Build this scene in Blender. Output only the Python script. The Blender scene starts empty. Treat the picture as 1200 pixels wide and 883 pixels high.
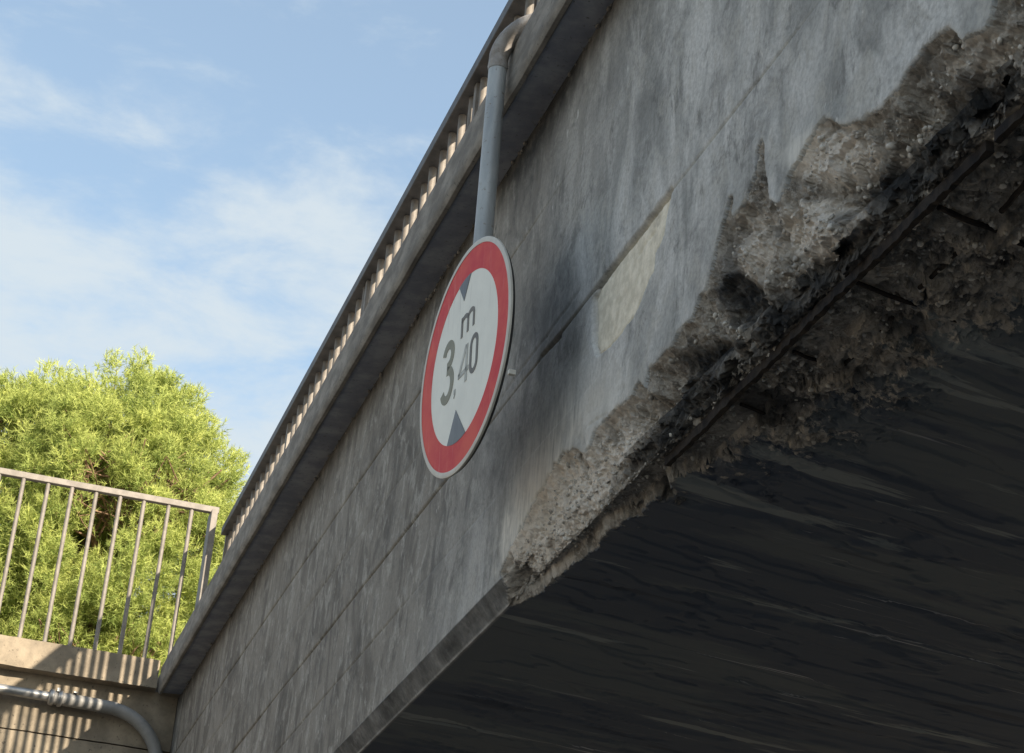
import bpy, math, random
import numpy as np
from mathutils import Matrix, Vector

random.seed(7)
rng = np.random.default_rng(7)
sc = bpy.context.scene
COL = sc.collection
H = 1.6                       # eye height: all heights below are measured from the eye and lifted by H when built

# ------------------------------------------------------------------ camera
CX, CY = 600.0, 441.5         # photograph centre (1200 x 883)
VY = np.array([-235.0, 1530.0]) - (CX, CY)     # vanishing point of the bridge direction
VZ = np.array([945.0, -4150.0]) - (CX, CY)     # vanishing point of the verticals
F = math.sqrt(-(VY @ VZ))
_dy = np.array([*VY, F]); _dy /= np.linalg.norm(_dy)
_dz = np.array([*VZ, F]); _dz /= np.linalg.norm(_dz)
_dx = np.cross(_dy, _dz)
if _dx[0] < 0: _dx = -_dx
RW = np.array([_dx, _dy, _dz])                 # world <- camera(right, down, forward)

def ray(px, py): return RW @ np.array([px - CX, py - CY, F])
def on_x(px, py, X): r = ray(px, py); return r * X / r[0]
def on_y(px, py, Y): r = ray(px, py); return r * Y / r[1]
def on_z(px, py, Z): r = ray(px, py); return r * Z / r[2]
def proj(P):
    q = P @ RW
    return np.stack([CX + q[:, 0] / q[:, 2] * F, CY + q[:, 1] / q[:, 2] * F], 1)

cam_data = bpy.data.cameras.new("camera")
cam = bpy.data.objects.new("camera", cam_data); COL.objects.link(cam)
cam_data.sensor_width = 36.0
cam_data.lens = 36.0 * F / 1200.0
cam_data.clip_start = 0.05; cam_data.clip_end = 3000
M = Matrix(((RW[0, 0], -RW[0, 1], -RW[0, 2]), (RW[1, 0], -RW[1, 1], -RW[1, 2]), (RW[2, 0], -RW[2, 1], -RW[2, 2]))).to_4x4()
M.translation = Vector((0, 0, H))
cam.matrix_world = M
sc.camera = cam

# ------------------------------------------------------------------ light
SUN_TO = Vector((0.365, -1.0, 0.419)).normalized()      # direction towards the sun
ELEV = math.asin(SUN_TO.z); AZ = math.atan2(SUN_TO.x, SUN_TO.y)
sun = bpy.data.lights.new("sun", 'SUN'); sun.energy = 3.9; sun.angle = math.radians(0.53); sun.color = (1.0, 0.86, 0.68)
so = bpy.data.objects.new("sun", sun); COL.objects.link(so)
so.rotation_euler = (-SUN_TO).to_track_quat('-Z', 'Y').to_euler()
so.location = (0, 0, 30)

world = bpy.data.worlds.new("World"); sc.world = world; world.use_nodes = True
nt = world.node_tree; nt.nodes.clear()
def N(t, kind, **kw):
    n = t.nodes.new(kind)
    for k, v in kw.items():
        if k == 'inp':
            for a, b in v.items(): n.inputs[a].default_value = b
        else: setattr(n, k, v)
    return n
sky = N(nt, 'ShaderNodeTexSky', sky_type='NISHITA', sun_disc=False, sun_elevation=ELEV, sun_rotation=AZ,
        altitude=50, air_density=1.0, dust_density=1.2, ozone_density=1.6)
tc = N(nt, 'ShaderNodeTexCoord')
mp = N(nt, 'ShaderNodeMapping'); mp.inputs['Scale'].default_value = (1.0, 1.0, 2.6); mp.inputs['Location'].default_value = (1.7, 0.1, 0.2)
nt.links.new(tc.outputs['Generated'], mp.inputs['Vector'])
n1 = N(nt, 'ShaderNodeTexNoise', inp={'Scale': 11.0, 'Detail': 10.0, 'Roughness': 0.6, 'Distortion': 0.2})
nt.links.new(mp.outputs[0], n1.inputs['Vector'])
n2 = N(nt, 'ShaderNodeTexNoise', inp={'Scale': 2.2, 'Detail': 3.0, 'Roughness': 0.5})
nt.links.new(mp.outputs[0], n2.inputs['Vector'])
sep = N(nt, 'ShaderNodeSeparateXYZ'); nt.links.new(tc.outputs['Generated'], sep.inputs[0])
band = N(nt, 'ShaderNodeMapRange', interpolation_type='SMOOTHSTEP', inp={'From Min': 0.40, 'From Max': 0.68, 'To Min': 0.16, 'To Max': -0.22})
nt.links.new(sep.outputs['Z'], band.inputs['Value'])
ad = N(nt, 'ShaderNodeMath', operation='ADD'); nt.links.new(n1.outputs['Fac'], ad.inputs[0]); nt.links.new(band.outputs[0], ad.inputs[1])
m2 = N(nt, 'ShaderNodeMath', operation='MULTIPLY_ADD', inp={1: 0.5, 2: -0.25}); nt.links.new(n2.outputs['Fac'], m2.inputs[0])
ad2 = N(nt, 'ShaderNodeMath', operation='ADD'); nt.links.new(ad.outputs[0], ad2.inputs[0]); nt.links.new(m2.outputs[0], ad2.inputs[1])
cr = N(nt, 'ShaderNodeMapRange', interpolation_type='SMOOTHSTEP', inp={'From Min': 0.42, 'From Max': 0.78, 'To Min': 0.0, 'To Max': 0.9})
nt.links.new(ad2.outputs[0], cr.inputs['Value'])
tint = N(nt, 'ShaderNodeMix', data_type='RGBA', inp={0: 0.5}); tint.inputs[7].default_value = (0.85, 1.05, 1.5, 1)      # thin high haze
nt.links.new(sky.outputs[0], tint.inputs[6])
mx = N(nt, 'ShaderNodeMix', data_type='RGBA'); mx.inputs[7].default_value = (1.75, 1.95, 2.08, 1)
wb = N(nt, 'ShaderNodeMix', data_type='RGBA', blend_type='MULTIPLY', inp={0: 1.0}); wb.inputs[7].default_value = (1.0, 0.97, 0.84, 1)
nt.links.new(tint.outputs[2], wb.inputs[6])
nt.links.new(cr.outputs[0], mx.inputs[0]); nt.links.new(wb.outputs[2], mx.inputs[6])
bg = N(nt, 'ShaderNodeBackground', inp={'Strength': 0.15}); nt.links.new(mx.outputs[2], bg.inputs['Color'])
wo = N(nt, 'ShaderNodeOutputWorld'); nt.links.new(bg.outputs[0], wo.inputs[0])
sc.view_settings.view_transform = 'Standard'; sc.view_settings.look = 'None'
sc.view_settings.exposure = 1.45; sc.view_settings.gamma = 1.0
try: sc.cycles.max_bounces = 8; sc.cycles.diffuse_bounces = 4
except Exception: pass

# ------------------------------------------------------------------ numpy noise
_perm = rng.permutation(256); _perm = np.concatenate([_perm, _perm, _perm])
_g = rng.normal(size=(256, 3)); _g /= np.linalg.norm(_g, axis=1)[:, None]
def perlin(P):
    I = np.floor(P).astype(int); f = P - I; I &= 255
    u = f * f * f * (f * (f * 6 - 15) + 10)
    out = 0
    for dx in (0, 1):
        wx = u[:, 0] if dx else 1 - u[:, 0]
        for dy in (0, 1):
            wy = u[:, 1] if dy else 1 - u[:, 1]
            for dz in (0, 1):
                wz = u[:, 2] if dz else 1 - u[:, 2]
                h = _perm[_perm[_perm[(I[:, 0] + dx) & 255] + ((I[:, 1] + dy) & 255)] + ((I[:, 2] + dz) & 255)]
                g = _g[h]
                out = out + wx * wy * wz * (g[:, 0] * (f[:, 0] - dx) + g[:, 1] * (f[:, 1] - dy) + g[:, 2] * (f[:, 2] - dz))
    return out
def fbm(P, sc_, oct_=4, gain=0.5):
    s = 0; a = 1.0; Q = P * sc_
    for k in range(oct_):
        s = s + a * perlin(Q + 17.3 * k); a *= gain; Q = Q * 2.03
    return s
def ridged(P, sc_, oct_=3, gain=0.5):
    s = 0; a = 1.0; Q = P * sc_
    for k in range(oct_):
        s = s + a * (1 - 2.2 * np.abs(perlin(Q + 9.1 * k))); a *= gain; Q = Q * 2.1
    return s
def worley(P, sc_):
    Q = P * sc_; I = np.floor(Q).astype(int); best = np.full(len(Q), 9.0)
    for dx in (-1, 0, 1):
        for dy in (-1, 0, 1):
            for dz in (-1, 0, 1):
                J = I + (dx, dy, dz)
                h = _perm[_perm[_perm[J[:, 0] & 255] + (J[:, 1] & 255)] + (J[:, 2] & 255)]
                o = 0.5 + 0.4 * _g[h]
                best = np.minimum(best, ((J + o - Q) ** 2).sum(1))
    return np.sqrt(best)
def facets(P, sc_):
    """angular fractured surface: one tilted plane per cell; returns height and a random tone per cell"""
    Q = P * sc_; I = np.floor(Q).astype(int); best = np.full(len(Q), 9.0); h_ = np.zeros(len(Q)); tn_ = np.zeros(len(Q))
    for dx in (-1, 0, 1):
        for dy in (-1, 0, 1):
            for dz in (-1, 0, 1):
                J = I + (dx, dy, dz)
                h = _perm[_perm[_perm[J[:, 0] & 255] + (J[:, 1] & 255)] + (J[:, 2] & 255)]
                C_ = J + 0.5 + 0.42 * _g[h] - Q
                d = (C_ ** 2).sum(1); w = d < best
                best = np.where(w, d, best)
                hh = _g[(h * 7 + 13) & 255]
                h_ = np.where(w, hh[:, 0] * 0.8 + (C_ * hh).sum(1) * 1.3, h_); tn_ = np.where(w, (h * 37 % 256) / 255.0, tn_)
    return h_, tn_
def sstep(a, b, x):
    t = np.clip((x - a) / (b - a), 0, 1); return t * t * (3 - 2 * t)
def poly_sd(Q, poly):
    """signed distance to a closed outline, positive inside"""
    poly = np.array(poly, float); n = len(poly)
    d = np.full(len(Q), 1e9); inside = np.zeros(len(Q), bool)
    for i in range(n):
        a = poly[i]; b = poly[(i + 1) % n]; e = b - a
        w = Q - a; t = np.clip((w @ e) / (e @ e), 0, 1)
        d = np.minimum(d, np.hypot(w[:, 0] - t * e[0], w[:, 1] - t * e[1]))
        c = (a[1] > Q[:, 1]) != (b[1] > Q[:, 1])
        xi = a[0] + (Q[:, 1] - a[1]) / (b[1] - a[1] if abs(b[1] - a[1]) > 1e-9 else 1e-9) * e[0]
        inside ^= c & (Q[:, 0] < xi)
    return np.where(inside, d, -d)

# ------------------------------------------------------------------ object helpers
def link(o, parent=None):
    COL.objects.link(o)
    if parent is not None:
        o.parent = parent
    return o
def wloc(o):
    v = Vector((0, 0, 0))
    while o is not None: v += o.location; o = o.parent
    return v
def tag(o, label=None, cat=None, group=None, kind=None):
    if label: o['label'] = label
    if cat: o['category'] = cat
    if group: o['group'] = group
    if kind: o['kind'] = kind
    return o
def thing(name, label, cat, loc=(0, 0, 0), group=None):
    o = bpy.data.objects.new(name, None); o.empty_display_size = 0.2
    o.location = (loc[0], loc[1], loc[2] + H); link(o)
    return tag(o, label, cat, group)
def raw_mesh(name, V, Fc, mat, smooth=False):
    me = bpy.data.meshes.new(name)
    V = np.asarray(V, dtype=np.float32)
    if isinstance(Fc, np.ndarray):
        n, k = Fc.shape
        me.vertices.add(len(V)); me.vertices.foreach_set('co', V.ravel())
        me.loops.add(n * k); me.loops.foreach_set('vertex_index', Fc.astype(np.int32).ravel())
        me.polygons.add(n); me.polygons.foreach_set('loop_start', np.arange(0, n * k, k, dtype=np.int32))
        me.polygons.foreach_set('loop_total', np.full(n, k, dtype=np.int32))
        me.update(calc_edges=True)
    else:
        me.from_pydata(V.tolist(), [], Fc); me.update()
    if smooth: me.polygons.foreach_set('use_smooth', np.ones(len(me.polygons), bool))
    me.materials.append(mat)
    return me
class MB:
    def __init__(s): s.v = []; s.f = []
    def add(s, V, Fc):
        k = len(s.v); s.v += [tuple(p) for p in V]; s.f += [[i + k for i in f] for f in Fc]; return s
    def box(s, x0, x1, y0, y1, z0, z1):
        b = min(x1 - x0, y1 - y0, z1 - z0) * 0.0
        V = [(x, y, z) for z in (z0, z1) for y in (y0, y1) for x in (x0, x1)]
        return s.add(V, [[0, 2, 3, 1], [4, 5, 7, 6], [0, 1, 5, 4], [2, 6, 7, 3], [0, 4, 6, 2], [1, 3, 7, 5]])
    def bbox(s, x0, x1, y0, y1, z0, z1, b=0.004):
        """box with chamfered edges"""
        c = [((x0 + x1) / 2, (x1 - x0) / 2), ((y0 + y1) / 2, (y1 - y0) / 2), ((z0 + z1) / 2, (z1 - z0) / 2)]
        V = []; idx = {}
        for sx in (-1, 1):
            for sy in (-1, 1):
                for sz in (-1, 1):
                    for ax in range(3):
                        sg = (sx, sy, sz)
                        p = [c[k][0] + sg[k] * (c[k][1] - (0 if k == ax else b)) for k in range(3)]
                        idx[(sx, sy, sz, ax)] = len(V); V.append(p)
        Fc = []
        def face(l):
            P = [Vector(V[i]) for i in l]; n = (P[1] - P[0]).cross(P[2] - P[0]); ce = sum(P, Vector()) / len(P) - Vector([q[0] for q in c])
            Fc.append(l if n.dot(ce) > 0 else l[::-1])
        for ax in range(3):
            o = [k for k in range(3) if k != ax]
            for sg in (-1, 1):
                l = []
                for a, bb in ((-1, -1), (1, -1), (1, 1), (-1, 1)):
                    t = [0, 0, 0]; t[ax] = sg; t[o[0]] = a; t[o[1]] = bb; l.append(idx[(*t, ax)])
                face(l)
        for ax in range(3):
            o = [k for k in range(3) if k != ax]
            for a in (-1, 1):
                for bb in (-1, 1):
                    l = []
                    for sg, which in ((-1, 0), (1, 0), (1, 1), (-1, 1)):
                        t = [0, 0, 0]; t[ax] = sg; t[o[0]] = a; t[o[1]] = bb; l.append(idx[(*t, o[which])])
                    face(l)
        for sx in (-1, 1):
            for sy in (-1, 1):
                for sz in (-1, 1): face([idx[(sx, sy, sz, k)] for k in range(3)])
        return s.add(V, Fc)
    def tube(s, pts, r, n=12, cap=True):
        pts = [Vector(p) for p in pts]; rs = r if isinstance(r, (list, tuple)) else [r] * len(pts)
        V = []; Fc = []; up = None
        for i, p in enumerate(pts):
            d = (pts[min(i + 1, len(pts) - 1)] - pts[max(i - 1, 0)]).normalized()
            if up is None: up = Vector((0, 0, 1)) if abs(d.z) < 0.9 else Vector((1, 0, 0))
            a = d.cross(up).normalized(); b = a.cross(d).normalized(); up = b
            for k in range(n):
                t = 2 * math.pi * k / n; V.append(p + float(rs[i]) * (math.cos(t) * a + math.sin(t) * b))
        for i in range(len(pts) - 1):
            for k in range(n): Fc.append([i * n + k, (i + 1) * n + k, (i + 1) * n + (k + 1) % n, i * n + (k + 1) % n][::-1])
        if cap: Fc.append(list(range(n))[::-1] if False else list(range(n))); Fc.append(list(range((len(pts) - 1) * n, len(pts) * n))[::-1])
        return s.add(V, Fc)
    def build(s, name, mat, parent=None, smooth=False, lift=True):
        o = wloc(parent) if parent is not None else Vector((0, 0, 0))
        off = Vector((0, 0, H if lift else 0)) - o
        me = raw_mesh(name, [(p[0] + off.x, p[1] + off.y, p[2] + off.z) for p in s.v], s.f, mat, smooth)
        if smooth:
            me.set_sharp_from_angle(angle=math.radians(40))
        return link(bpy.data.objects.new(name, me), parent)

# ------------------------------------------------------------------ materials
def new_mat(name):
    m = bpy.data.materials.new(name); m.use_nodes = True; t = m.node_tree; t.nodes.clear()
    out = N(t, 'ShaderNodeOutputMaterial'); b = N(t, 'ShaderNodeBsdfPrincipled'); t.links.new(b.outputs[0], out.inputs[0])
    return m, t, b
def noise(t, vec, scale, detail=5, rough=0.6, dist=0.0, sv=None):
    if sv is not None:
        mpn = N(t, 'ShaderNodeMapping'); mpn.inputs['Scale'].default_value = sv
        t.links.new(vec, mpn.inputs['Vector']); vec = mpn.outputs[0]
    n = N(t, 'ShaderNodeTexNoise', inp={'Scale': scale, 'Detail': float(detail), 'Roughness': rough, 'Distortion': dist})
    t.links.new(vec, n.inputs['Vector']); return n.outputs['Fac']
def ramp(t, fac, a, b, c0=0.0, c1=1.0):
    n = N(t, 'ShaderNodeMapRange', interpolation_type='SMOOTHSTEP', inp={'From Min': a, 'From Max': b, 'To Min': c0, 'To Max': c1})
    t.links.new(fac, n.inputs['Value']); return n.outputs[0]
def mixc(t, fac, a, b, blend='MIX'):
    n = N(t, 'ShaderNodeMix', data_type='RGBA', blend_type=blend)
    for s, v in ((0, fac), (6, a), (7, b)):
        if isinstance(v, (int, float)): n.inputs[s].default_value = v if s == 0 else (v, v, v, 1)
        elif isinstance(v, tuple): n.inputs[s].default_value = (*v, 1)
        else: t.links.new(v, n.inputs[s])
    return n.outputs[2]
def math_(t, op, a, b=None):
    n = N(t, 'ShaderNodeMath', operation=op)
    for s, v in ((0, a), (1, b)):
        if v is None: continue
        if isinstance(v, (int, float)): n.inputs[s].default_value = v
        else: t.links.new(v, n.inputs[s])
    return n.outputs[0]
def bump(t, b, h, strength, dist, prev=None):
    n = N(t, 'ShaderNodeBump', inp={'Strength': strength, 'Distance': dist}); t.links.new(h, n.inputs['Height'])
    if prev is not None: t.links.new(prev, n.inputs['Normal'])
    t.links.new(n.outputs[0], b.inputs['Normal']); return n.outputs[0]
def pos(t):
    return N(t, 'ShaderNodeNewGeometry').outputs['Position']

def simple_mat(name, c1, c2, scale=8, rough=0.7, metal=0.0, bs=0.3, bd=0.003, speck=None, sv=None):
    m, t, b = new_mat(name); p = pos(t)
    f = noise(t, p, scale, 7, 0.65, 0.2, sv)
    col = mixc(t, ramp(t, f, 0.35, 0.68), c1, c2)
    if speck:
        f2 = noise(t, p, scale * 9, 4, 0.6); col = mixc(t, ramp(t, f2, 0.6, 0.72), col, speck)
    t.links.new(col, b.inputs['Base Color']); b.inputs['Roughness'].default_value = rough; b.inputs['Metallic'].default_value = metal
    bump(t, b, noise(t, p, scale * 7, 6, 0.7), bs, bd)
    return m

SKEW = -9.0
def bridge_concrete():
    m, t, b = new_mat('weathered_concrete'); p = pos(t)
    za = N(t, 'ShaderNodeVertexColor', layer_name='zone').outputs[0]
    zb = N(t, 'ShaderNodeVertexColor', layer_name='wear').outputs[0]
    s1 = N(t, 'ShaderNodeSeparateColor'); t.links.new(za, s1.inputs[0])
    s2 = N(t, 'ShaderNodeSeparateColor'); t.links.new(zb, s2.inputs[0])
    spall, light, dark = s1.outputs[0], s1.outputs[1], s1.outputs[2]
    patch, under, brown = s2.outputs[0], s2.outputs[1], s2.outputs[2]
    # plaster / cast face: vertical run-off streaks over cloudy grey
    streak = noise(t, p, 1.0, 7, 0.68, 0.9, (3, 3.6, 1.7))
    streak2 = noise(t, p, 1.0, 6, 0.72, 0.7, (9, 9.5, 5.5))
    mpn = N(t, 'ShaderNodeMapping'); mpn.inputs['Rotation'].default_value = (math.radians(32), 0, 0); mpn.inputs['Scale'].default_value = (4, 5.5, 2.2)
    t.links.new(p, mpn.inputs['Vector'])
    cloud = N(t, 'ShaderNodeTexNoise', inp={'Scale': 1.0, 'Detail': 6.0, 'Roughness': 0.6, 'Distortion': 0.5}); t.links.new(mpn.outputs[0], cloud.inputs['Vector'])
    wall = mixc(t, ramp(t, cloud.outputs['Fac'], 0.36, 0.64), (0.33, 0.335, 0.325), (0.60, 0.60, 0.585))
    wbrown = mixc(t, ramp(t, streak, 0.32, 0.68), (0.135, 0.126, 0.112), (0.35, 0.33, 0.295))
    wall = mixc(t, brown, wall, wbrown)
    wall = mixc(t, ramp(t, streak, 0.5, 0.72, 0, 0.45), wall, (0.105, 0.10, 0.095))
    wall = mixc(t, ramp(t, streak2, 0.50, 0.62, 0, 0.6), wall, (0.46, 0.45, 0.415))
    streak3 = noise(t, p, 1.0, 6, 0.75, 0.5, (11, 8, 4.0))
    wall = mixc(t, ramp(t, streak3, 0.54, 0.66, 0, 0.55), wall, (0.10, 0.098, 0.094))
    fleck = noise(t, p, 1.0, 3, 0.6, 0.3, (22, 20, 9))
    wall = mixc(t, ramp(t, fleck, 0.70, 0.74, 0, 0.7), wall, (0.66, 0.65, 0.62))
    wall = mixc(t, ramp(t, noise(t, p, 60, 4, 0.7), 0.35, 0.7, 0, 0.35), wall, (0.12, 0.12, 0.12))
    wall = mixc(t, ramp(t, noise(t, p, 3.2, 9, 0.75, 0.5), 0.50, 0.66, 0, 0.45), wall, (0.09, 0.09, 0.088))
    wall = mixc(t, ramp(t, noise(t, p, 1.0, 8, 0.75, 0.8, (5, 9, 6)), 0.56, 0.68, 0, 0.35), wall, (0.48, 0.475, 0.45))
    # broken concrete: brown paste, pale aggregate
    a1 = noise(t, p, 14, 8, 0.72, 0.4); a2 = noise(t, p, 70, 6, 0.75)
    vor = N(t, 'ShaderNodeTexVoronoi', inp={'Scale': 55.0}); t.links.new(p, vor.inputs['Vector'])
    sep3 = N(t, 'ShaderNodeSeparateColor'); t.links.new(vor.outputs['Color'], sep3.inputs[0])
    rock = mixc(t, ramp(t, a1, 0.42, 0.60), (0.15, 0.135, 0.115), (0.40, 0.365, 0.315))
    tonec = mixc(t, brown, (0.13, 0.115, 0.10), (0.78, 0.72, 0.63))
    rock = mixc(t, 0.55, rock, tonec)
    rock = mixc(t, ramp(t, noise(t, p, 20, 9, 0.8, 0.6), 0.54, 0.66, 0, 0.7), rock, (0.06, 0.057, 0.052))
    rock = mixc(t, ramp(t, a2, 0.50, 0.64, 0, 0.75), rock, (0.62, 0.58, 0.52))
    rock = mixc(t, ramp(t, sep3.outputs[0], 0.72, 0.9, 0, 0.5), rock, (0.60, 0.55, 0.49))
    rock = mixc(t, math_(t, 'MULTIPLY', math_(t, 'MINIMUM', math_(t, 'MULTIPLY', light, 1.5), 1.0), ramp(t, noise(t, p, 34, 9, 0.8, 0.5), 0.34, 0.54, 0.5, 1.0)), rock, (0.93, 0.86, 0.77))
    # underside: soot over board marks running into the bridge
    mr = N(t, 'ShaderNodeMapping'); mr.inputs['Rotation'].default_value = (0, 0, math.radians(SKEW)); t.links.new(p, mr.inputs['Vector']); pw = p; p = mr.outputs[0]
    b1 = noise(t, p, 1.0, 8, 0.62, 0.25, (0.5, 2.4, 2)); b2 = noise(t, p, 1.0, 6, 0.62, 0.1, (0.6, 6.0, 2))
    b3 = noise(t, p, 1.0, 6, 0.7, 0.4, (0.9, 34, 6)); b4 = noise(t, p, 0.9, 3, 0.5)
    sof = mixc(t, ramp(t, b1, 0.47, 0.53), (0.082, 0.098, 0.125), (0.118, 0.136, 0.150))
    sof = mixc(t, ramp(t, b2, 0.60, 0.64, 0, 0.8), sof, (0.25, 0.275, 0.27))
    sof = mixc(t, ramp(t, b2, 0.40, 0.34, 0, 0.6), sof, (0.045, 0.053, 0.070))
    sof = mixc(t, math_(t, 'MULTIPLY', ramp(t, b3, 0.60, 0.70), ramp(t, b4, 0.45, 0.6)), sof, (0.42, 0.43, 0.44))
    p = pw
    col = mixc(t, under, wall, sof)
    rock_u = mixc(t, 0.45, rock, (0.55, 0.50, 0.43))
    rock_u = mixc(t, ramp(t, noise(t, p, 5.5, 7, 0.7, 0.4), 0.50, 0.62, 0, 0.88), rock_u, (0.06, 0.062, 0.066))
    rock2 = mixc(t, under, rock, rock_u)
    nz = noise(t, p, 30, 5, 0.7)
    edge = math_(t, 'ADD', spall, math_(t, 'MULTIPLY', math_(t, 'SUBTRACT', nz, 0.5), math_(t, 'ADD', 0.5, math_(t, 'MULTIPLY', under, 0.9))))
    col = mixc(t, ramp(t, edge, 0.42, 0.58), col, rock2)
    pc = mixc(t, ramp(t, noise(t, p, 22, 6, 0.7), 0.35, 0.7), (0.62, 0.57, 0.46), (0.86, 0.80, 0.67))
    pc = mixc(t, ramp(t, noise(t, p, 9, 6, 0.7), 0.58, 0.72, 0, 0.5), pc, (0.32, 0.29, 0.24))
    col = mixc(t, patch, col, pc)
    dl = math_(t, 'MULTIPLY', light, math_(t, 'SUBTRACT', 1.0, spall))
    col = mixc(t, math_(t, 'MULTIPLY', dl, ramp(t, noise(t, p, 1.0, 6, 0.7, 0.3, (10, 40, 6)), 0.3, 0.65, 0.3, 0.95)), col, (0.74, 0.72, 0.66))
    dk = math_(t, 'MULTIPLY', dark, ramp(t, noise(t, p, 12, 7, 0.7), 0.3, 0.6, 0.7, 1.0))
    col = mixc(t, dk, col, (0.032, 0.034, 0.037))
    t.links.new(col, b.inputs['Base Color'])
    b.inputs['Roughness'].default_value = 0.88; b.inputs['Specular IOR Level'].default_value = 0.25
    h1 = noise(t, p, 45, 8, 0.75); h2 = noise(t, p, 190, 6, 0.8)
    vd = N(t, 'ShaderNodeTexVoronoi', inp={'Scale': 75.0}); t.links.new(p, vd.inputs['Vector'])
    h1 = math_(t, 'SUBTRACT', h1, math_(t, 'MULTIPLY', vd.outputs['Distance'], math_(t, 'MULTIPLY', spall, 0.45)))
    k = math_(t, 'ADD', math_(t, 'MULTIPLY', spall, 0.9), math_(t, 'SUBTRACT', 0.14, math_(t, 'MULTIPLY', under, 0.09)))
    hh = math_(t, 'MULTIPLY', math_(t, 'ADD', h1, math_(t, 'MULTIPLY', h2, 0.45)), k)
    bump(t, b, hh, 1.0, 0.012)
    return m
M_BRIDGE = bridge_concrete()
M_COPING = simple_mat('coping_concrete', (0.15, 0.142, 0.13), (0.29, 0.275, 0.25), 5, 0.9, speck=(0.11, 0.105, 0.095), sv=(1, 1, 2.5), bd=0.004)
M_COPUND = M_COPING
M_WING = simple_mat('sunlit_beige_concrete', (0.19, 0.16, 0.12), (0.32, 0.27, 0.20), 4, 0.92, speck=(0.10, 0.085, 0.065), bs=0.6, bd=0.006)
M_RAIL = simple_mat('grey_brown_rail_paint', (0.15, 0.135, 0.118), (0.22, 0.20, 0.178), 14, 0.6, speck=(0.2, 0.13, 0.09), bs=0.15)
M_PIPE = simple_mat('galvanised_pipe', (0.31, 0.335, 0.35), (0.43, 0.455, 0.46), 5, 0.5, 0.25, speck=(0.24, 0.22, 0.19), bs=0.12, sv=(3, 3, 0.7))
M_ELBOW = simple_mat('stained_elbow', (0.22, 0.20, 0.18), (0.36, 0.35, 0.34), 16, 0.6, 0.2, speck=(0.16, 0.11, 0.08), bs=0.2)
M_STEEL = simple_mat('bright_steel_pipe', (0.30, 0.30, 0.295), (0.42, 0.42, 0.41), 9, 0.38, 0.6, bs=0.08)
M_PVC = simple_mat('grey_plastic_pipe', (0.20, 0.198, 0.19), (0.27, 0.265, 0.25), 7, 0.5, bs=0.08)
M_REBAR = simple_mat('rusty_blackened_steel', (0.012, 0.012, 0.014), (0.040, 0.034, 0.030), 26, 0.85, 0.0, speck=(0.07, 0.045, 0.032), bs=0.6, bd=0.003)
[n_ for n_ in M_REBAR.node_tree.nodes if n_.type == 'BSDF_PRINCIPLED'][0].inputs['Specular IOR Level'].default_value = 0.15
M_STONE = simple_mat('aggregate_pebble', (0.30, 0.28, 0.25), (0.66, 0.63, 0.57), 18, 0.7, bs=0.2)
M_ASPH = simple_mat('asphalt', (0.11, 0.108, 0.105), (0.16, 0.157, 0.15), 3, 0.92, speck=(0.1, 0.1, 0.1), bd=0.006)
M_EARTH = simple_mat('dry_earth_and_grass', (0.22, 0.20, 0.13), (0.36, 0.31, 0.23), 0.7, 0.95, bd=0.03)
M_BARK = simple_mat('pine_bark', (0.16, 0.095, 0.06), (0.30, 0.19, 0.125), 9, 0.9, bs=0.7, bd=0.03, sv=(1, 1, 0.4))
def paint_mat(name, c, rough=0.42, fade=None, dirt_or_sheen=(0.35, 0.33, 0.29), da=0.35):
    m, t, b = new_mat(name); p = pos(t)
    col = mixc(t, ramp(t, noise(t, p, 6, 6, 0.65), 0.3, 0.7), c, fade or tuple(x * 0.88 for x in c))
    col = mixc(t, ramp(t, noise(t, p, 1.0, 5, 0.7, 0.2, (14, 40, 3)), 0.56, 0.75, 0, da), col, dirt_or_sheen)
    t.links.new(col, b.inputs['Base Color']); b.inputs['Roughness'].default_value = rough
    bump(t, b, noise(t, p, 70, 4, 0.7), 0.08, 0.002)
    return m
M_WHITE = paint_mat('aged_white_sign_face', (0.80, 0.80, 0.72), 0.45, (0.72, 0.72, 0.65))
M_RIM = paint_mat('chipped_white_rim', (0.62, 0.60, 0.54), 0.5, (0.50, 0.48, 0.43))
M_RED = paint_mat('faded_red_border', (0.56, 0.010, 0.020), 0.5, (0.66, 0.07, 0.04), (0.70, 0.30, 0.27), 0.5)  # pale streaks put sky reflections into the faded red
[n_ for n_ in M_RED.node_tree.nodes if n_.type == 'BSDF_PRINCIPLED'][0].inputs['Specular IOR Level'].default_value = 0.22
M_OLIVE = paint_mat('faded_olive_digit', (0.17, 0.165, 0.105), 0.5, (0.23, 0.22, 0.15))
M_GREYD = paint_mat('faded_grey_digit', (0.22, 0.225, 0.20), 0.5, (0.50, 0.51, 0.47), (0.6, 0.6, 0.56), 0.6)
M_DARKD = paint_mat('dark_brown_letter', (0.085, 0.075, 0.06), 0.5, (0.14, 0.125, 0.10))
M_SLATE = paint_mat('slate_triangle', (0.045, 0.05, 0.055), 0.4, (0.10, 0.105, 0.11), (0.3, 0.3, 0.3), 0.35)
M_BACK = simple_mat('dark_sign_back', (0.03, 0.03, 0.032), (0.06, 0.058, 0.055), 20, 0.6, 0.4)

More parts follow.
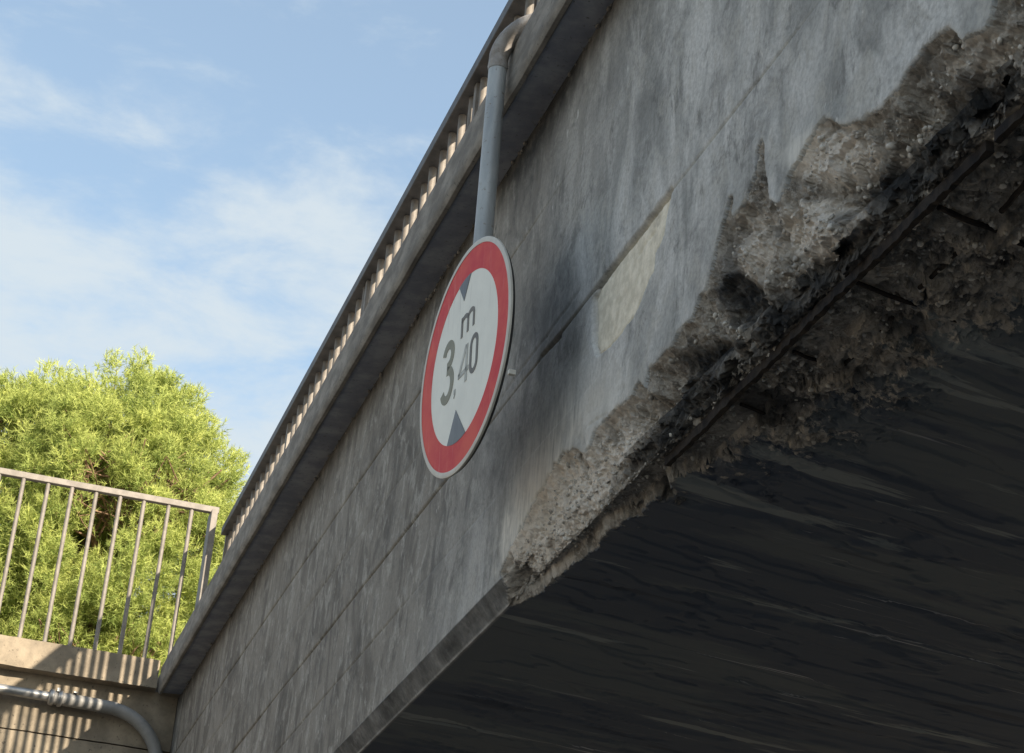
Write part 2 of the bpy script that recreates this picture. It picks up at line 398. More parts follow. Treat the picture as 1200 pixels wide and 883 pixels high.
def needle_mat(name, c1, c2):
    m = bpy.data.materials.new(name); m.use_nodes = True; t = m.node_tree; t.nodes.clear()
    out = N(t, 'ShaderNodeOutputMaterial'); d = N(t, 'ShaderNodeBsdfDiffuse'); tr = N(t, 'ShaderNodeBsdfTranslucent')
    mxs = N(t, 'ShaderNodeMixShader', inp={0: 0.38})
    at = N(t, 'ShaderNodeVertexColor', layer_name='tuft').outputs[0]; s = N(t, 'ShaderNodeSeparateColor'); t.links.new(at, s.inputs[0])
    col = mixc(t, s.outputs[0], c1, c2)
    t.links.new(col, d.inputs[0]); t.links.new(col, tr.inputs[0])
    t.links.new(d.outputs[0], mxs.inputs[1]); t.links.new(tr.outputs[0], mxs.inputs[2]); t.links.new(mxs.outputs[0], out.inputs[0])
    return m
M_NEEDLE = needle_mat('pine_needles', (0.26, 0.34, 0.10), (0.57, 0.62, 0.20))

# ------------------------------------------------------------------ ground and road (structure)
XF = 1.80          # fascia plane
YW = 14.42         # wing wall face
g = MB()
prof = [(-400, 3.9), (-17.0, 3.9), (-17.0, -1.62), (14.9, -1.62), (14.9, 4.1), (16.5, 4.15), (600, 4.3)]
xs = [-500, -60, -20, 0, 12, 30, 80, 500]
xs = [-500, -60, -20, -1.7, -1.6, 12, 30, 80, 500]
V = [(x, y, (-1.62 if (x < -1.65 and y < 0) else z)) for x in xs for (y, z) in prof]; n = len(prof)  # unseen near bank, shaped open so sunlit ground bounces light upward
g.add(V, [[i * n + j, (i + 1) * n + j, (i + 1) * n + j + 1, i * n + j + 1] for i in range(len(xs) - 1) for j in range(n - 1)])
tag(g.build('ground', M_EARTH), kind='structure')
g = MB().box(-500, 500, -15.5, 14.0, -1.64, -1.60); tag(g.build('road', M_ASPH), kind='structure')
g = MB().bbox(-60, 60, 14.0, 14.42, -1.62, -1.47, 0.01)
tag(g.build('kerb', M_WING), kind='structure')

# ------------------------------------------------------------------ the bridge
bridge = thing('concrete_bridge', 'weathered grey concrete road bridge with its lower edge spalled to the steel', 'bridge', (XF, 7.0, -1.6))
ZB = 2.33           # underside
def arange(a, b, st): return list(np.linspace(a, b, max(2, int(round(abs(b - a) / st)) + 1)))[:-1]
JOINTS = [2.76, 3.12, 3.44, 3.78]
zr = []
levels = [4.27, 3.78, 3.44, 3.12, 2.76, 2.398]
rows = []           # (x, z, section)  section: 0..4 panels top to bottom, 5 chamfer, 6 underside
for i in range(5):
    top, bot = levels[i], levels[i + 1]
    st = 0.02 if i < 2 else 0.0065
    zz = [top, top - 0.004] + arange(top - 0.010, bot + 0.010, st) + [bot + 0.010, bot + 0.004]
    if i == 0: zz = arange(top, bot + 0.01, st) + [bot + 0.010, bot + 0.004]
    if i == 4: zz = [top, top - 0.004] + arange(top - 0.010, bot, st)
    rows += [(XF, z, i) for z in zz]
rows += [(XF + 0.052 * k / 9, 2.398 - 0.068 * k / 9, 5) for k in range(9)]
xx = arange(XF + 0.052, 2.75, 0.0062); k = 2.75; stp = 0.0065
while k < 5.0: xx.append(k); stp = min(stp * 1.04, 0.03); k += stp
xx += [5.2, 6, 7, 8, 9.3]
rows += [(x, ZB, 6) for x in xx]
cols = arange(1.7, 6.9, 0.0052) + arange(6.9, 8.7, 0.013) + arange(8.7, YW, 0.03) + [YW + 0.02]
R_ = np.array([(a, b) for a, b, c in rows]); SEC = np.array([c for a, b, c in rows]); Yc = np.array(cols)
nr, nc = len(R_), len(Yc)
P0 = np.zeros((nr, nc, 3)); P0[:, :, 0] = R_[:, 0][:, None]; P0[:, :, 2] = R_[:, 1][:, None]; P0[:, :, 1] = Yc[None, :]
P0 = P0.reshape(-1, 3); secv = np.repeat(SEC, nc)
Q = proj(P0)
SPALL = [(1600, -500), (1260, -110), (1200, -45), (1166, 0), (1164, 22), (1153, 36), (1128, 49), (1122, 38), (1113, 35), (1099, 40), (1088, 51), (1077, 69),
         (1063, 85), (1046, 112), (1030, 129), (1012, 141), (988, 147), (977.5, 145), (966.6, 138.4), (954, 156), (936, 185), (925, 210), (914, 237),
         (903, 232), (897, 190), (896.7, 147), (889, 174), (884, 205), (881, 222), (876, 235.6), (860, 252), (859, 232), (855, 232), (849, 256), (840, 286), (832.5, 320), (824, 344), (809, 376.6),
         (799, 382.5), (787, 406), (775, 416), (760, 432), (757, 460), (749, 446), (741, 464.7), (725.5, 476), (698.6, 503), (685, 530), (671.6, 526), (658, 534),
         (644.7, 553), (630, 580), (616, 602), (600, 640), (586, 672), (597, 712), (632, 697), (664, 672), (694, 644), (722, 618), (775, 585), (815, 560), (860, 553), (900, 572),
         (960, 555), (1000, 535), (1055, 500), (1090, 478), (1120, 455), (1130, 425), (1170, 412), (1215, 420), (1400, 380), (1800, 300), (2400, -300)]
PATCH = [(787, 220.6), (699, 337), (695.5, 350), (695, 404), (700, 416), (713.6, 406), (728, 388), (743, 368), (759, 328), (765, 318), (766.6, 297), (777, 273.6), (781, 244)]
jit = fbm(P0 * (1, 1, 0.8), 15, 3, 0.5)
pxm = np.clip(2300 / np.linalg.norm(P0, axis=1), 150, 1500)       # pixels per metre at each point
sdp = poly_sd(Q, SPALL)
jit2 = fbm(P0 + 11, 7, 4, 0.65)
sdm = (sdp + 5.0 * jit + sstep(1.88, 2.0, P0[:, 0]) * 34.0 * jit2) / pxm                                  # metres (foreshortened) inside the broken edge
sp = sstep(-0.0015, 0.004, sdm)
def blob(x, y, rx, ry, ang=0, soft=0.5):
    c, s = math.cos(math.radians(ang)), math.sin(math.radians(ang))
    dx, dy = Q[:, 0] - x, Q[:, 1] - y
    u, v = (dx * c + dy * s) / rx, (-dx * s + dy * c) / ry
    return sstep(1.15, 1 - soft, np.hypot(u, v) + 0.35 * jit)
wall_s = (secv <= 4)
# --- depth of the break
low = blob(680, 590, 130, 75, -47, 0.4)                          # shallow fibrous scrape at the far tip
und_f = sstep(XF + 0.12, XF + 0.30, P0[:, 0])
d_sp = sstep(0, 0.010, sdm) * 0.014 * (1 - 0.8 * und_f) + (sstep(0.0, 0.05, sdm) * (1 - und_f) + sstep(0, 0.16, sdm) * und_f) * 0.030
d_sp += 0.011 * np.exp(-((sdm - 0.008) / 0.009) ** 2) * (1 - und_f) * sstep(-0.25, 0.1, jit2)
corner = np.exp(-((P0[:, 0] - XF) / 0.11) ** 2 - ((P0[:, 2] - ZB) / 0.22) ** 2)
d_sp += corner * 0.030 * sstep(0, 0.03, sdm)
m = np.where(sdm > -0.01)[0]; PM = P0[m]
W_ = PM + 0.020 * np.stack([fbm(PM + 3, 14, 3), fbm(PM + 8, 14, 3), fbm(PM + 19, 14, 3)], 1)
f1, t1 = facets(W_, 8.0); f2, t2 = facets(W_, 21.0); f3, t3 = facets(W_, 52.0)
rough = 0.020 * fbm(PM, 5.0, 2, 0.5) + 0.018 * f1 * (1 - 0.5 * low[m]) + 0.011 * f2 + 0.0062 * f3 + 0.005 * fbm(PM, 90, 2, 0.6)
tone_c = np.zeros(len(P0)); tone_c[m] = np.clip(0.5 * t2 + 0.3 * t1 + 0.3 * t3 - 0.05, 0, 1)
amp = np.clip(sdm[m] / (0.022 + 0.12 * und_f[m]), 0, 1)
d_sp[m] += rough * amp
d_sp = d_sp * (1 - 0.30 * low)
cav = 0.040 * blob(812, 425, 34, 26, -40) + 0.03 * blob(855, 352, 22, 30, 10) + 0.032 * blob(1010, 215, 62, 36, -35) + 0.03 * blob(1110, 140, 45, 50, 20) + 0.02 * blob(930, 330, 60, 22, -40)
cav += 0.02 * blob(760, 480, 30, 20, -40) + 0.015 * blob(700, 560, 18, 26, 10)
lump = 0.040 * blob(955, 265, 50, 36, -10, 0.8) + 0.022 * blob(975, 185, 50, 38, -20, 0.8) + 0.022 * blob(870, 285, 22, 36, 10, 0.8)
d_sp += (cav - lump) * sstep(0.0, 0.02, sdm)
under_f = sstep(XF + 0.03, XF + 0.10, P0[:, 0])
# second, deeper delamination beyond the bar
lay = poly_sd(Q, [(1006, 334), (1110, 250), (1250, 110), (1500, 0), (1500, 380), (1215, 395), (1160, 388), (1095, 345), (1050, 332)])
d_sp += under_f * sstep(-2, 6, lay + 8 * jit) * 0.018 * (sdm > 0)
d_sp = np.maximum(d_sp, 0.0) * (sp > 0)
soff_min = np.where((P0[:, 0] > 1.87) & (P0[:, 0] < 2.02), 0.050, 0.0) * sstep(0.0, 0.02, sdm)
d_sp = np.maximum(d_sp, soff_min)
# --- undamaged face: joints, board steps, hollows
jd = np.zeros(len(P0)); 
jn = fbm(np.stack([P0[:, 1], P0[:, 2] * 0 + 3, P0[:, 0] * 0], 1), 1.1, 2)
for i, zj in enumerate(JOINTS):
    jd += np.exp(-((P0[:, 2] - zj) / 0.0048) ** 2) * 0.011 * wall_s * np.clip(0.65 + 1.3 * perlin(np.stack([P0[:, 1] * 0.9, P0[:, 1] * 0 + i * 5.3, P0[:, 1] * 0], 1)) - (0.5 if zj == 3.12 else 1.1) * sstep(7.2 if zj != 3.12 else 5.6, 5.6 if zj != 3.12 else 4.2, P0[:, 1]), 0.0, 1)
step = np.array([0.0, 0.002, -0.001, 0.002, 0.0, 0, 0])[secv] * sstep(4.5, 6.0, P0[:, 1])
base_d = 0.0028 * fbm(P0, 1.3, 3) + 0.0013 * fbm(P0 * (1, 1, 0.3), 9, 3) + jd + step
# thin delaminated skin lifting around the break
base_d -= 0.004 * sstep(-0.05, -0.004, sdm) * (sdm < 0) * (P0[:, 1] < 5.6) * wall_s
# cracks and missing strip by the joint, scratch marks
gap = poly_sd(Q, [(658, 389), (634, 416), (632, 421), (657, 396)]); base_d += 0.018 * sstep(-1, 1.5, gap)
for cr_ in ([(745, 300), (752, 286), (765, 270)],
            [(595, 270), (606, 277), (612, 279), (618, 292)], [(680, 340), (640, 395), (612, 432), (585, 470), (560, 502)],
            [(644, 556), (632, 578), (622, 590)], [(690, 500), (700, 492), (712, 486)]):
    for a, b2 in zip(cr_[:-1], cr_[1:]):
        a = np.array(a, float); e = np.array(b2, float) - a; w = Q - a; tt = np.clip((w @ e) / (e @ e), 0, 1)
        dd = np.hypot(w[:, 0] - tt * e[0], w[:, 1] - tt * e[1]) + 2.0 * np.abs(jit)
        base_d += 0.005 * np.exp(-(dd / 1.3) ** 2) * wall_s
# underside: boards and flaking skin
yb = P0[:, 1] - 0.25 * P0[:, 0]
bi = np.floor(yb / 0.21).astype(int)
bstep = (_g[bi & 255][:, 0]) * 0.004 * (1 + 0.6 * fbm(P0 * (0.4, 3, 1), 1, 2))
und = (secv == 6)
PK = P0.copy(); PK[:, 1] = yb
flake = sstep(0.03, 0.045, fbm(PK * (0.55, 1.9, 1), 1.7, 4, 0.55)) * 0.006 + sstep(0.10, 0.112, fbm(PK * (0.5, 2.6, 1) + 40, 2.3, 4, 0.55)) * 0.005
fr = (np.abs(((yb / 0.21) % 1) - 0.5)); brd = sstep(0.485, 0.5, fr) * 0.006
near = sstep(XF + 0.1, XF + 0.25, P0[:, 0])
base_d += und * near * (0.5 * bstep + flake + 0.4 * brd + 0.0012 * fbm(P0 * (0.5, 6, 1), 4, 3, 0.6))
for pl in ([(785, 536), (857, 549), (898, 574), (935, 592), (975, 600), (1040, 616), (1090, 628), (1060, 640), (975, 640), (900, 610), (830, 600), (790, 590)],
           [(720, 690), (770, 715), (812, 724), (832, 712), (828, 700), (770, 688)], [(800, 690), (835, 712), (950, 735), (1060, 770), (1030, 740), (900, 705)]):
    base_d += und * 0.010 * sstep(-1.5, 2.5, poly_sd(Q, pl) + 5 * jit)
psd = poly_sd(Q, PATCH) + 1.5 * jit; pt = sstep(-1.0, 1.2, psd)
base_d += 0.016 * np.exp(-((psd - 0.2) / 1.1) ** 2)
base_d += pt * (0.011 + 0.0022 * fbm(P0, 40, 3))
# edge of the chamfer worn
base_d += (secv == 5) * 0.004 * fbm(P0 * (1, 0.35, 1), 12, 3)
base_d += 0.006 * np.maximum(0, fbm(P0, 18, 3)) * np.exp(-((P0[:, 2] - 2.398) / 0.02) ** 2) * (P0[:, 0] < 1.84)
D_ = np.where(sdm > 0, d_sp + base_d * (1 - sp) + 0.2 * base_d, base_d)
nrm = np.zeros_like(P0)
cx_ = np.clip((P0[:, 0] - XF) / 0.16, 0, 1)                       # inward direction turns from +x on the face to +z on the underside
cz_ = np.clip((P0[:, 2] - ZB) / 0.22, 0, 1)
wi = np.clip(0.5 + 0.5 * (cz_ - cx_), 0, 1) if False else np.where(wall_s, 0.62 + 0.38 * sstep(0, 0.9, cz_), np.where(secv == 5, 0.5, 0.42 * (1 - sstep(0, 0.9, cx_))))
nrm[:, 0] = wi; nrm[:, 2] = 1 - wi
nrm /= np.linalg.norm(nrm, axis=1)[:, None]
P = P0 + nrm * D_[:, None]
m2_ = np.where(sdm > 0.004)[0]
P[m2_, 1] += 0.008 * fbm(P0[m2_] + 7, 30, 3, 0.6) * amp[np.searchsorted(m, m2_)]
# --- zones for colour
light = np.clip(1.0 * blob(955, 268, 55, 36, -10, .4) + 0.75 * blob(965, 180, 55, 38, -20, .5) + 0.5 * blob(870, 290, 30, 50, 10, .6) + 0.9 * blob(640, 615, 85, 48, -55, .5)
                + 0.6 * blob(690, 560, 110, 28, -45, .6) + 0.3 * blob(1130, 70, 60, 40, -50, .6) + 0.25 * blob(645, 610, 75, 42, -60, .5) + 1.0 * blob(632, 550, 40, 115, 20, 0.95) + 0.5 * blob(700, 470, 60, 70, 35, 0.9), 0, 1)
dark = np.clip(1.0 * blob(812, 425, 44, 30, -40, .5) + 0.95 * blob(852, 350, 24, 36, 10, .5) + 0.95 * blob(1030, 215, 90, 36, -38, .5) + 1.0 * blob(1125, 125, 62, 50, 0, .5)  # dark stains, with the shade of the hollows put into the colour
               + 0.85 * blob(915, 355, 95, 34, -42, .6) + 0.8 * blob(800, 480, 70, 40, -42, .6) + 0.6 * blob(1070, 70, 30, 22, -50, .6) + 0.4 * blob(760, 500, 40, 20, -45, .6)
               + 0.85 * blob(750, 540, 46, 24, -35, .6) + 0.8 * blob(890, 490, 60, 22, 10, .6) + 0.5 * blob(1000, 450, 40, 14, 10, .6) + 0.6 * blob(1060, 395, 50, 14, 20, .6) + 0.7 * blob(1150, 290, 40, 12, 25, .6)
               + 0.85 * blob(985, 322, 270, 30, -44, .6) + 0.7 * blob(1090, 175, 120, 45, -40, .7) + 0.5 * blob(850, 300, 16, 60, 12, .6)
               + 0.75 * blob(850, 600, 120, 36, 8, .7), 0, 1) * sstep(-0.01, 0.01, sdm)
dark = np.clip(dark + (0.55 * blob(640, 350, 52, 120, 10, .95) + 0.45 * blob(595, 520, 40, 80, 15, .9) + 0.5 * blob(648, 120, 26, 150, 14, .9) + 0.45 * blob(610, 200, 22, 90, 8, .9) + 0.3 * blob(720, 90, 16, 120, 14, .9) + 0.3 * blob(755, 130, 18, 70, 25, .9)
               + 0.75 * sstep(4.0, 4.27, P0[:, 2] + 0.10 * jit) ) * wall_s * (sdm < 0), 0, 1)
brown = np.where(sdm > 0, tone_c, wall_s * sstep(5.2, 7.5, P0[:, 1] + 0.9 * (P0[:, 2] - 2.9)))
sp_col = np.where(sdm > 0, sp * (1 - und_f) + und_f * (0.22 + 0.78 * sstep(0, 0.22, sdm + 0.05 * jit2)), 0)
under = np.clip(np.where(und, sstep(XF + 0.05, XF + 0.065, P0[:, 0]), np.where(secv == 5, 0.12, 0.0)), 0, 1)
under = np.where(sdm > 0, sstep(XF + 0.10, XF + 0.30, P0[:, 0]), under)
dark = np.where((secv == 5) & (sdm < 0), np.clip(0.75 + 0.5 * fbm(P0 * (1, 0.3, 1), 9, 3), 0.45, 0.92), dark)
zone = np.stack([sp_col, light, dark, np.ones(len(P0))], 1).astype(np.float32)
wear = np.stack([pt, under, brown, np.ones(len(P0))], 1).astype(np.float32)
# --- split the faces into parts
ii, jj = np.meshgrid(np.arange(nr - 1), np.arange(nc - 1), indexing='ij'); ii = ii.ravel(); jj = jj.ravel()
Fq = np.stack([ii * nc + jj, (ii + 1) * nc + jj, (ii + 1) * nc + jj + 1, ii * nc + jj + 1], 1)
cen_sd = sdm[Fq].mean(1); cen_pt = pt[Fq].mean(1); fsec = SEC[ii]
lab = np.where(fsec <= 4, fsec, np.where(fsec == 5, 5, 6 + np.clip(((Yc[jj] + 0.0) // 0.63).astype(int), 0, 40)))
lab = np.where(cen_sd > 0, 100, lab); lab = np.where(cen_pt > 0.5, 101, lab)
def part_from(mask, name):
    f = Fq[mask]; used, inv = np.unique(f, return_inverse=True)
    o0 = wloc(bridge); V = P[used] + np.array([0, 0, H]) - np.array(o0)
    me = raw_mesh(name, V, inv.reshape(f.shape)[:, ::-1], M_BRIDGE, True)
    for nm, arr in (('zone', zone), ('wear', wear)):
        ca = me.color_attributes.new(nm, 'FLOAT_COLOR', 'POINT'); ca.data.foreach_set('color', arr[used].ravel())
    return link(bpy.data.objects.new(name, me), bridge)
_sp = part_from(lab == 100, 'spalled_concrete'); _sp.data.polygons.foreach_set('use_smooth', np.zeros(len(_sp.data.polygons), bool)); _sp['label'] = 'broken brown concrete with pale stones and exposed steel'
part_from(lab == 101, 'bare_patch')['label'] = 'cream bare patch where the grey skin has come off'
for v in range(5): part_from(lab == v, 'wall_panel')
part_from(lab == 5, 'chamfered_edge')
for v in np.unique(lab[(lab >= 6) & (lab < 100)]): part_from(lab == v, 'underside_board')

# coping (edge slab), deck core, far side
XC = 1.6255
cp = []
ys = [-16.5, -10.0, -4.0] + arange(0.0, 14.3, 0.06) + [14.3]
prof2 = [(XF + 0.02, 4.262), (XC + 0.035, 4.25), (XC + 0.03, 4.235), (XC + 0.012, 4.235), (XC, 4.25), (XC, 4.30), (XC, 4.36), (XC, 4.435), (XC + 0.012, 4.447), (2.0, 4.46), (2.35, 4.47), (2.35, 4.26)]
VV = np.array([(a, y, b) for y in ys for (a, b) in prof2]); k = len(prof2)
VV[:, 0] += 0.004 * fbm(VV, 3, 3) * (VV[:, 0] < 1.7); VV[:, 2] += 0.0035 * fbm(VV + 5, 4, 3)
mb = MB(); mb.add(VV.tolist(), [[i * k + j, (i + 1) * k + j, (i + 1) * k + (j + 1) % k, i * k + (j + 1) % k] for i in range(len(ys) - 1) for j in range(k)] + [list(range(k)), list(range((len(ys) - 1) * k, len(ys) * k))[::-1]])
mb.build('coping', M_COPING, bridge, True)
M_COPING_SHADE = simple_mat('shade_toned_underside', (0.22, 0.24, 0.29), (0.36, 0.38, 0.42), 6, 0.95, speck=(0.15, 0.15, 0.15), bd=0.005)  # bluish shade under the coping put into the colour
mb = MB(); V_ = np.array([(x, y, z) for y in ys for (x, z) in ((XC + 0.037, 4.2475), (1.70, 4.250), (1.75, 4.254), (XF + 0.02, 4.2585))]); V_[:, 2] -= 0.0008 + 0.0015 * np.abs(fbm(V_, 9, 3))
mb.add(V_.tolist(), [[i * 4 + j, i * 4 + j + 1, i * 4 + 5 + j, i * 4 + 4 + j][::-1] for i in range(len(ys) - 1) for j in range(3)]); mb.build('coping_underside', M_COPING_SHADE, bridge, True)
MB().box(2.05, 9.28, -16.9, 14.5, 2.60, 4.40).build('deck', M_COPING, bridge)
MB().box(1.80, 9.3, -17.0, 1.70, 2.33, 4.24).build('deck', M_COPING, bridge)
MB().box(9.32, 9.5, -17.0, 14.4, 2.33, 4.42).build('far_coping', M_COPING, bridge)
for y0, y1 in ((14.46, 15.3), (-17.8, -17.02)):
    MB().box(1.82, 9.5, y0, y1, -1.62, 4.2).build('abutment', M_WING, bridge)
for x in (2.9, 5.6, 8.2):  # unseen added columns, kept slim so sunlight reaches the ground beneath
    MB().tube([(x, -1.6, -1.62), (x, -1.6, 2.34)], 0.4, 24).build('column', M_COPING, bridge, True)
# cement crumbs left along the coping/wall junction
mb = MB()
for i in range(150):
    y = random.uniform(3.6, 14.2); x = XF - random.uniform(0.002, 0.016); z = 4.245 - random.uniform(0, 0.02); s = random.uniform(0.002, 0.0065)
    mb.bbox(x - s, x + s, y - s * 1.6, y + s * 1.6, z - s, z + s, s * 0.4)
o = mb.build('mortar_crumb', M_COPING, bridge); o['kind'] = 'stuff'

# reinforcement
def on_bar(px, py, Z): 
    p = on_z(px, py, Z); return p
bar = MB(); prev = None
BX, BZ = 1.909, 2.3635
def strip(path, w, h, mat, name):
    mb = MB(); V = []
    for (x, y, z) in path:
        h1_, h2_, wv = (random.uniform(0.38, 0.56) * h for _ in range(3)); wv = random.uniform(0.35, 0.6) * w
        V += [(x - wv, y, z - h1_), (x + wv, y, z - h1_), (x + wv, y, z + h2_), (x - wv, y, z + h2_)]
    n_ = len(path)
    mb.add(V, [[i * 4 + j, i * 4 + (j + 1) % 4, (i + 1) * 4 + (j + 1) % 4, (i + 1) * 4 + j] for i in range(n_ - 1) for j in range(4)] + [[3, 2, 1, 0], [n_ * 4 - 4, n_ * 4 - 3, n_ * 4 - 2, n_ * 4 - 1]])
    return mb.build(name, mat, bridge)
pth = [(BX + 0.003 * math.sin(y * 3.1) + 0.0015 * math.sin(y * 11), y, BZ + 0.002 * math.sin(y * 4.7 + 1)) for y in np.arange(3.06, 4.86, 0.018)]
strip(pth, 0.017, 0.031, M_REBAR, 'reinforcing_bar')
pth = [(BX - 0.006, y, BZ - 0.006 + 0.002 * math.sin(y * 5)) for y in np.arange(1.6, 3.04, 0.02)]
strip(pth, 0.016, 0.026, M_REBAR, 'reinforcing_bar')
for (a, b2, r) in (((1000, 330), (1165, 392), .006), ((1100, 243), (1215, 292), .007), ((930, 412), (992, 436), .005), ((868, 474), (962, 508), .005),
                   ((1046, 372), (984, 432), .006), ((1122, 296), (1078, 338), .006), ((1210, 205), (1174, 248), .007), ((905, 500), (965, 506), .004)):
    p0 = on_z(*a, 2.372); p1 = on_z(*b2, 2.376)
    pts_ = [p0 + (p1 - p0) * t + np.array([0, 0.004 * math.sin(t * 9), 0.002 * math.sin(t * 14)]) for t in np.linspace(0, 1, 9)]
    MB().tube(pts_, r, 8).build('stirrup_bar', M_REBAR, bridge, True)

# pebbles bedded in the break
import bmesh
bm = bmesh.new(); bmesh.ops.create_icosphere(bm, subdivisions=1, radius=1.0)
IV = np.array([v.co[:] for v in bm.verts]); IF = np.array([[v.index for v in f.verts] for f in bm.faces]); bm.free()
cand = np.where((sdm > 0.015) & (P0[:, 0] < 2.4) & (P0[:, 1] > 1.9) & (dark < 0.5) & (sp_col > 0.7))[0]
ch = rng.choice(cand, 2100, replace=False)
allv = []; allf = []
for c, vi in enumerate(ch):
    s = 0.0035 + 0.0065 * rng.random() ** 2.5
    sc3 = s * np.array([0.6 + rng.random() * 0.6, 0.8 + rng.random() * 0.8, 0.6 + rng.random() * 0.5])
    q = Matrix.Rotation(rng.random() * 6.28, 3, Vector(rng.normal(size=3)).normalized())
    W = (IV * sc3 * (1 + 0.12 * rng.normal(size=(len(IV), 1)))) @ np.array(q).T + P[vi] - nrm[vi] * s * 0.25
    allf.append(IF + len(IV) * c); allv.append(W)
AV = np.concatenate(allv) + np.array([0, 0, H]) - np.array(wloc(bridge))
me = raw_mesh('aggregate_stone', AV, np.concatenate(allf), M_STONE, True)
o = link(bpy.data.objects.new('aggregate_stone', me), bridge); o['kind'] = 'stuff'

# ------------------------------------------------------------------ wing wall (abutment return) with coping
wing = thing('retaining_wall', 'beige concrete retaining wall under the railing at left, striped with railing shadows', 'wall', (-5, YW, -1.6))
def rough_box(name, x0, x1, y0, y1, z0, z1, st, mat, parent, amp_=0.004):
    """front (-y), top, bottom faces as a fine uneven skin"""
    xs_ = arange(x0, x1, st) + [x1]; zs_ = arange(z0, z1, max(st, 0.02)) + [z1]
    pr = [(y1, z0)] + [(y0, z) for z in zs_] + [(y1, z1)]
    V = np.array([(x, y, z) for x in xs_ for (y, z) in pr]); k = len(pr)
    V[:, 1] += np.where(V[:, 1] < y1, amp_ * fbm(V, 5, 4, 0.6), 0); V[:, 2] += np.where(V[:, 1] < y1 - 0.01, 0.6 * amp_ * fbm(V + 3, 8, 3, 0.6), 0)
    mb = MB(); mb.add(V.tolist(), [[i * k + j, i * k + (j + 1) % k, (i + 1) * k + (j + 1) % k, (i + 1) * k + j] for i in range(len(xs_) - 1) for j in range(k)] + [list(range(k))[::-1], list(range((len(xs_) - 1) * k, len(xs_) * k))])
    return mb.build(name, mat, parent, True)
rough_box('wall_panel', -1.2, XF - 0.004, YW, 14.9, 3.845, 4.28, 0.03, M_WING, wing, 0.006)
rough_box('wall_panel', -1.2, XF - 0.004, YW + 0.004, 14.9, 2.6, 3.835, 0.05, M_WING, wing, 0.006)
MB().box(-40, -1.21, YW, 14.9, -1.62, 4.28).box(-1.2, XF - 0.004, YW + 0.006, 14.9, -1.62, 2.59).build('wall_base', M_WING, wing)
rough_box('coping', -1.2, 1.612, 14.30, 14.95, 4.272, 4.49, 0.02, M_WING, wing, 0.007)
MB().box(-40, -1.22, 14.30, 14.95, 4.272, 4.49).build('coping', M_WING, wing)
MB().box(1.66, 2.6, 14.34, 14.95, 4.262, 4.48).build('coping', M_WING, wing)
w2 = thing('retaining_wall', 'plain concrete retaining wall on the near side of the sunken road', 'wall', (0, -17.1, -1.6))
MB().box(-1.55, 1.75, -17.8, -17.02, -1.62, 4.0).build('wall_base', M_WING, w2)

# ------------------------------------------------------------------ railings
M_RAIL_SHADE = simple_mat('shade_dark_rail', (0.055, 0.057, 0.062), (0.10, 0.10, 0.105), 10, 0.6, speck=(0.12, 0.09, 0.07), bs=0.15)  # shaded side of the bridge top rail put into its colour
def railing(name, label, p0, dirv, ztop, zbot, length, first, pitch, nb, posts, rail_w, rail_h, post_w, post_d, bar_r):
    """dirv: 'x' or 'y'"""
    t = thing(name, label, 'railing', p0)
    def bx(mb, a0, a1, b0, b1, z0, z1):
        return mb.bbox(a0, a1, b0, b1, z0, z1, 0.003) if dirv == 'x' else mb.bbox(b0, b1, a0, a1, z0, z1, 0.003)
    c = p0[1] if dirv == 'x' else p0[0]
    s0, s1 = length
    bx(MB(), s0, s1, c - rail_w / 2, c + rail_w / 2, ztop - rail_h, ztop).build('top_rail', M_RAIL if dirv == 'x' else M_RAIL_SHADE, t)
    if dirv == 'y': bx(MB(), s0, s1, c - 0.012, c + 0.012, zbot + 0.06, zbot + 0.085).build('bottom_rail', M_RAIL, t)
    me = None
    for i in range(nb):
        a = first + i * pitch
        if me is None:
            mb = MB(); mb.tube([(0, 0, 0), (0, 0, ztop - rail_h - 0.001 - zbot)], bar_r, 10)
            me = raw_mesh('baluster', mb.v, mb.f, M_RAIL, True); me.set_sharp_from_angle(angle=math.radians(50))
        o = bpy.data.objects.new('baluster', me); link(o, t)
        w = Vector((a, c, zbot + H)) if dirv == 'x' else Vector((c, a, zbot + H))
        o.location = w - wloc(t)
        o.rotation_euler = (random.uniform(-.004, .004), random.uniform(-.004, .004), random.random())
    for a in posts:
        bx(MB(), a - post_w / 2, a + post_w / 2, c - post_d / 2, c + post_d / 2, zbot - 0.001, ztop - rail_h + 0.001 if False else ztop - rail_h - 0.001).build('post', M_RAIL, t)
    return t
railing('wall_railing', 'beige metal railing on the retaining wall in front of the pines', (-1.0, 14.47, 4.49), 'x', 5.845, 4.49, (-6.0, 1.905), 1.693 - 0.187 * 38, 0.187, 39,
        [1.865, -2.2, -5.9], 0.05, 0.05, 0.05, 0.18, 0.0165)
railing('bridge_railing', 'long metal railing along the top edge of the bridge, seen from below', (2.03, 7.0, 4.46), 'y', 5.75, 4.46, (-16.5, 14.62), 8.2 - 0.18 * 55, 0.18, 91,
        [14.60, 12.3, 10.1, 7.9, 5.7, 3.5, 1.3, -0.9], 0.125, 0.065, 0.04, 0.05, 0.0205)

